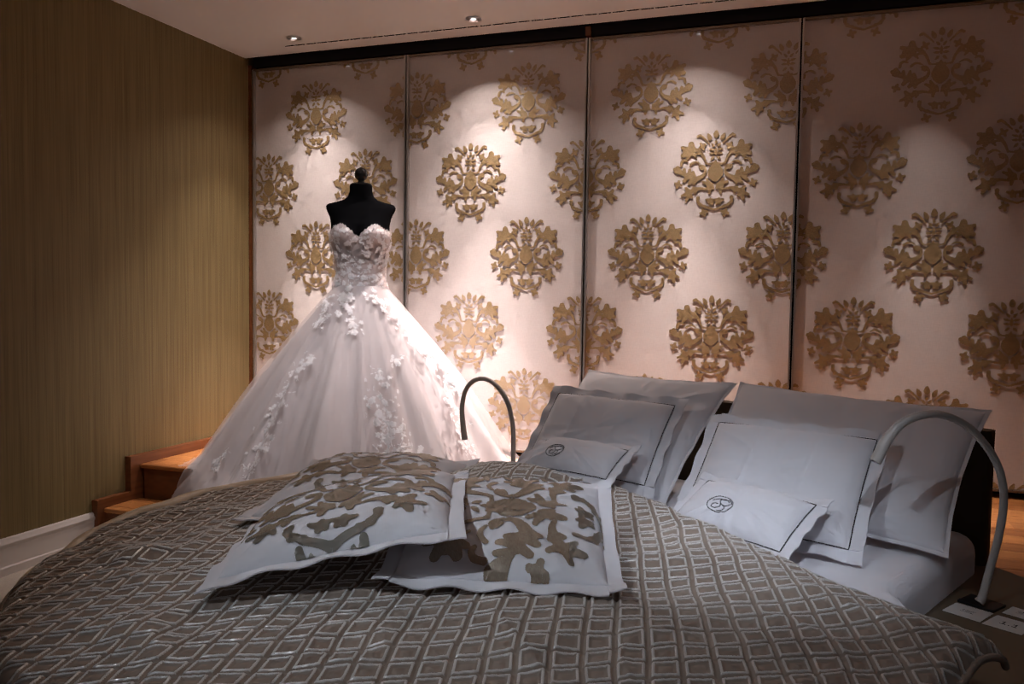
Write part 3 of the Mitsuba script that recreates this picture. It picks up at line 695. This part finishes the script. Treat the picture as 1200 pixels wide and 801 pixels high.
gown = thing('wedding_gown', 'strapless white tulle wedding gown with lace applique and full skirt on the platform', 'wedding gown')
ZS = np.array([1.31, 1.28, 1.22, 1.02, .70, .43, .355, .19]); RS = np.array([.123, .142, .19, .335, .545, .72, .79, .875])
def skirt(phi, z, off=0.0, amp=1.0, ph0=0.0):
    r = np.interp(-z, -ZS, RS) + off * np.clip((1.36 - z) / .5, .12, 1)
    f = 1 + amp * (.032 * np.sin(9 * phi + .6 + ph0) + .026 * np.sin(14 * phi + 2 - ph0) + .017 * np.sin(23 * phi + ph0) + .010 * np.sin(41 * phi + 2 * ph0)) * np.clip((1.34 - z) / .6, 0, 1)
    x, y = AX[0] + r * f * np.cos(phi), AX[1] + r * f * np.sin(phi)
    y = np.where(y > -.2, -.2 + .16 * np.tanh((y + .2) / .16), y)
    x = .03 + np.where(x - .03 < .2, .2 + .18 * np.tanh((x - .03 - .2) / .18), x - .03)
    return np.stack([x, y, z + 0 * x], -1)
def hem_z(phi, off):
    """the hem lies on the platform, and past its front edge drops towards the step"""
    p = skirt(phi, np.full_like(phi, PLAT), off)
    k = np.clip((-p[..., 1] - .985) / .05, 0, 1)
    return (PLAT + .006) * (1 - k) + (STEP + .014) * k
def skirt_mesh(off, amp, ph0, nphi=540, nz=70):
    phi = np.linspace(0, 2 * np.pi, nphi, endpoint=False)
    hz = hem_z(phi, off)
    t = np.linspace(0, 1, nz)
    Z = 1.300 + (hz[:, None] - 1.300) * t[None]
    Pp = np.repeat(phi[:, None], nz, 1)
    V_ = skirt(Pp, Z, off, amp, ph0).reshape(-1, 3)
    f = grid_faces(nphi, nz, True)
    return trimesh.Trimesh(V_, np.vstack([f[:, [0, 2, 1]], f[:, [0, 3, 2]]]), process=False)
add('underskirt', skirt_mesh(0, 1.5, 0), 'm_satin_skirt', gown, smooth=True)
add('tulle_layer', skirt_mesh(.022, 1.0, .4), 'm_tulle', gown, smooth=True, label='sheer tulle overlay')
add('tulle_layer', skirt_mesh(.05, 1.2, 1.1), 'm_tulle', gown, smooth=True, label='outer sheer tulle')
# pooled tulle at both ends of the hem
def pool(cx, cy, rx, ry, rot, seed, z0):
    n, m = 90, 26
    a = np.linspace(0, 2 * np.pi, n, endpoint=False)[:, None]; t = np.linspace(0, 1, m)[None]
    w = 1 + .10 * np.sin(5 * a + seed) + .06 * np.sin(11 * a + 2 * seed)
    x, y = rx * t * w * np.cos(a), ry * t * w * np.sin(a)
    c, s = math.cos(rot), math.sin(rot)
    X, Y = cx + x * c - y * s, cy + x * s + y * c
    Zp = z0 + .004 + (.05 * (1 - t) ** 1.2 + .035 * meshkit.noise(np.stack([X * 16, Y * 16, 0 * X + seed], -1), seed)) * np.clip((1.02 - t) / .35, 0, 1)
    f = grid_faces(n, m, True)
    return trimesh.Trimesh(np.stack([X, Y, Zp], -1).reshape(-1, 3), np.vstack([f[:, [0, 1, 2]], f[:, [0, 2, 3]]]), process=False)
add('train', pool(1.80, -.36, .36, .24, .35, 2, PLAT), 'm_tulle', gown, smooth=True, label='tulle train spread on the platform')
add('train', pool(.42, -.74, .22, .17, .9, 5, PLAT), 'm_tulle', gown, smooth=True, label='tulle gathered at the platform edge')
# bodice
def neck_z(p):
    x = np.cos(p); front = np.sin(p) > 0
    zf = 1.565 + .045 * np.exp(-((np.abs(x) - .50) / .30) ** 2) + .012 * np.clip((np.abs(x) - .6) / .4, 0, 1) - .02 * np.exp(-(x / .10) ** 2)
    zf = zf + .004 * np.sin(p * 60)
    return np.where(front, zf, 1.575 - .07 * np.sin(p) ** 2 + .004 * np.sin(p * 60))
tt = np.linspace(0, 1, 60)
pb = np.linspace(0, 2 * np.pi, 240, endpoint=False)
Zb = 1.285 + (neck_z(pb)[:, None] - 1.285) * tt[None]
Pb = np.repeat(pb[:, None], 60, 1)
f = grid_faces(240, 60, True)
Vbo = body(Pb, Zb, .007 + .012 * np.clip((1.37 - Zb) / .07, 0, 1)).reshape(-1, 3)
bo = trimesh.Trimesh(Vbo, np.vstack([f[:, [0, 1, 2]], f[:, [0, 2, 3]]]), process=False)
scene['m_bodice'] = {'type': 'mask', 'opacity': proc(lambda p, n, uv: dr.clip(.25 + .5 * smoothstep(.4, .62, fbm(p.x * 90, p.y * 90, p.z * 90, 3)) + smoothstep(1.425, 1.39, p.z) + .5 * smoothstep(1.50, 1.54, p.z), 0, 1)), 'nested': two({'type': 'diffuse', 'reflectance': rgb(.72, .64, .63)})}
add('bodice', bo, 'm_bodice', gown, smooth=True, label='sweetheart bodice of sheer lace')

# lace: petals and leaves lying on the cloth
def petal(r, w, curve):
    t = np.array([0, .35, .7, 1.0]); hw = np.array([.05, .8, .9, .15]) * w / 2
    lift = curve * np.array([0, .5, .8, .55])
    Vp = [(0, 0, 0)]
    for a, b, c in zip(t[1:], hw[1:], lift[1:]): Vp += [(a * r, -b, c), (a * r, 0, c * 1.35), (a * r, b, c)]
    Fp = [[0, 1, 2], [0, 2, 3], [1, 4, 5], [1, 5, 2], [2, 5, 6], [2, 6, 3], [4, 7, 8], [4, 8, 5], [5, 8, 9], [5, 9, 6]]
    return np.array(Vp, float), np.array(Fp)
def motif(size, kind, r):
    Vs, Fs, n = [], [], 0
    if kind == 0: items = [(i * 72 + r.random() * 14, size, size * .85, 0) for i in range(5)] + [(i * 72 + 36, size * .5, size * .45, .15) for i in range(5)]
    elif kind == 1: items = [(a + r.normal() * 8, size * l, size * .42, 0) for a, l in ((0, 1.3), (42, 1.0), (-42, 1.0), (85, .7), (-85, .7))]
    else: items = [(r.normal() * 25, size * 1.1, size * .38, 0), (180 + r.normal() * 25, size * .9, size * .35, 0)]
    for ang, l, w, up in items:
        v, f_ = petal(l, w, size * .22); a = math.radians(ang)
        v = v @ np.array([[math.cos(a), math.sin(a), 0], [-math.sin(a), math.cos(a), 0], [0, 0, 1]]); v[:, 2] += up * size + .0008
        Vs.append(v); Fs.append(f_ + n); n += len(v)
    return np.vstack(Vs), np.vstack(Fs)
def lay(surf, a, z, ang, size, kind, r, lift):
    """surf(a, z) -> points; lays a motif tangentially at (a, z)"""
    e = 1e-3
    P = surf(np.array(a), np.array(z)); da = surf(np.array(a + e), np.array(z)) - surf(np.array(a - e), np.array(z)); dz = surf(np.array(a), np.array(z + e)) - surf(np.array(a), np.array(z - e))
    lz = np.linalg.norm(dz) / (2 * e); la = np.linalg.norm(da) / (2 * e)
    v, f_ = motif(size, kind, r)
    c, s = math.cos(ang), math.sin(ang)
    qx, qz = v[:, 0] * c - v[:, 1] * s, v[:, 0] * s + v[:, 1] * c
    A2, Z2 = a + qx / max(la, .05), z + qz / lz
    Q = surf(A2, Z2)
    ea = surf(A2 + e, Z2) - surf(A2 - e, Z2); ez = surf(A2, Z2 + e) - surf(A2, Z2 - e)
    nn_ = np.cross(ea, ez); nn_ /= np.linalg.norm(nn_, axis=-1, keepdims=True) + 1e-12
    o = Q - np.array([AX[0], AX[1], 0]); sg = np.where((nn_[:, 0] * o[:, 0] + nn_[:, 1] * o[:, 1]) < 0, -1, 1)[:, None]
    return Q + nn_ * sg * (lift + v[:, 2:3]), f_
def spray(path, width, n, seed, size=.0155, surf=None, lift=.006):
    r = np.random.default_rng(seed); P = catmull(path, 20)
    surf = surf or (lambda a, z: skirt(a, z, .05, 1.2, 1.1))
    Vs, Fs, k = [], [], 0
    for i in range(int(n * 1.5)):
        j = r.integers(0, len(P)); d = r.normal() * width
        a = P[j, 0] + d / max(.15, .9 * (1.36 - P[j, 1]) + .1); z = P[j, 1] + r.normal() * .012
        v, f_ = lay(surf, a, z, r.random() * 2 * np.pi, size * (.6 + .8 * r.random()), r.choice([0, 1, 1, 2]), r, lift + r.random() * .002)
        Vs.append(v); Fs.append(f_ + k); k += len(v)
    return trimesh.Trimesh(np.vstack(Vs), np.vstack(Fs), process=False)
SPR = [([(-1.65, .95), (-1.76, .83), (-1.78, .72), (-1.75, .61), (-1.75, .505), (-1.76, .42)], .030, 80, 'lace spray down the left of the skirt'),
       ([(-.70, .955), (-.85, .84), (-.87, .73), (-.85, .655), (-.86, .60), (-.88, .525), (-.90, .45)], .036, 100, 'lace spray down the middle of the skirt'),
       ([(-.76, .60), (-.74, .54), (-.78, .48)], .030, 30, 'lace spray low on the skirt'),
       ([(.15, 1.065), (-.05, .9), (-.12, .78), (-.2, .665), (-.24, .57), (-.26, .48)], .034, 90, 'lace spray down the right of the skirt'),
       ([(-2.06, .53), (-2.06, .43)], .018, 12, 'small lace sprig at the left hem'),
       ([(-1.95, 1.22), (-1.8, 1.17), (-1.75, 1.08)], .026, 30, 'lace at the left hip'),
       ([(-1.5, 1.265), (-1.4, 1.23), (-1.3, 1.16), (-1.15, 1.08)], .022, 46, 'lace point below the waist'),
       ([(-.75, 1.262), (-.5, 1.2), (-.35, 1.12), (-.25, 1.03), (-.1, .95)], .030, 60, 'lace at the right hip')]
for i, (path, w, n, lab) in enumerate(SPR):
    add('lace_applique', spray(path, w, n, 40 + i), 'm_lace', gown, smooth=True, label=lab, kind='stuff')
r = np.random.default_rng(77); Vs, Fs, kk = [], [], 0
bs = lambda a, z: body(a, z, .009 + .012 * np.clip((1.37 - z) / .07, 0, 1))
for i in range(430):
    a = r.uniform(0, np.pi) if i < 340 else r.uniform(np.pi, 2 * np.pi)
    top = float(neck_z(np.array(a)))
    z = top - .012 - r.random() ** 1.1 * (top - 1.29)
    if 0.9 < a < 2.3 and 1.43 < z < 1.51 and r.random() < .45: continue
    v, f_ = lay(bs, a, z, r.random() * 6.28, .010 + .008 * r.random(), r.choice([0, 1, 1, 2]), r, .001 + r.random() * .002)
    Vs.append(v); Fs.append(f_ + kk); kk += len(v)
add('lace_applique', trimesh.Trimesh(np.vstack(Vs), np.vstack(Fs), process=False), 'm_lace', gown, smooth=True, label='dense lace over the bodice', kind='stuff')
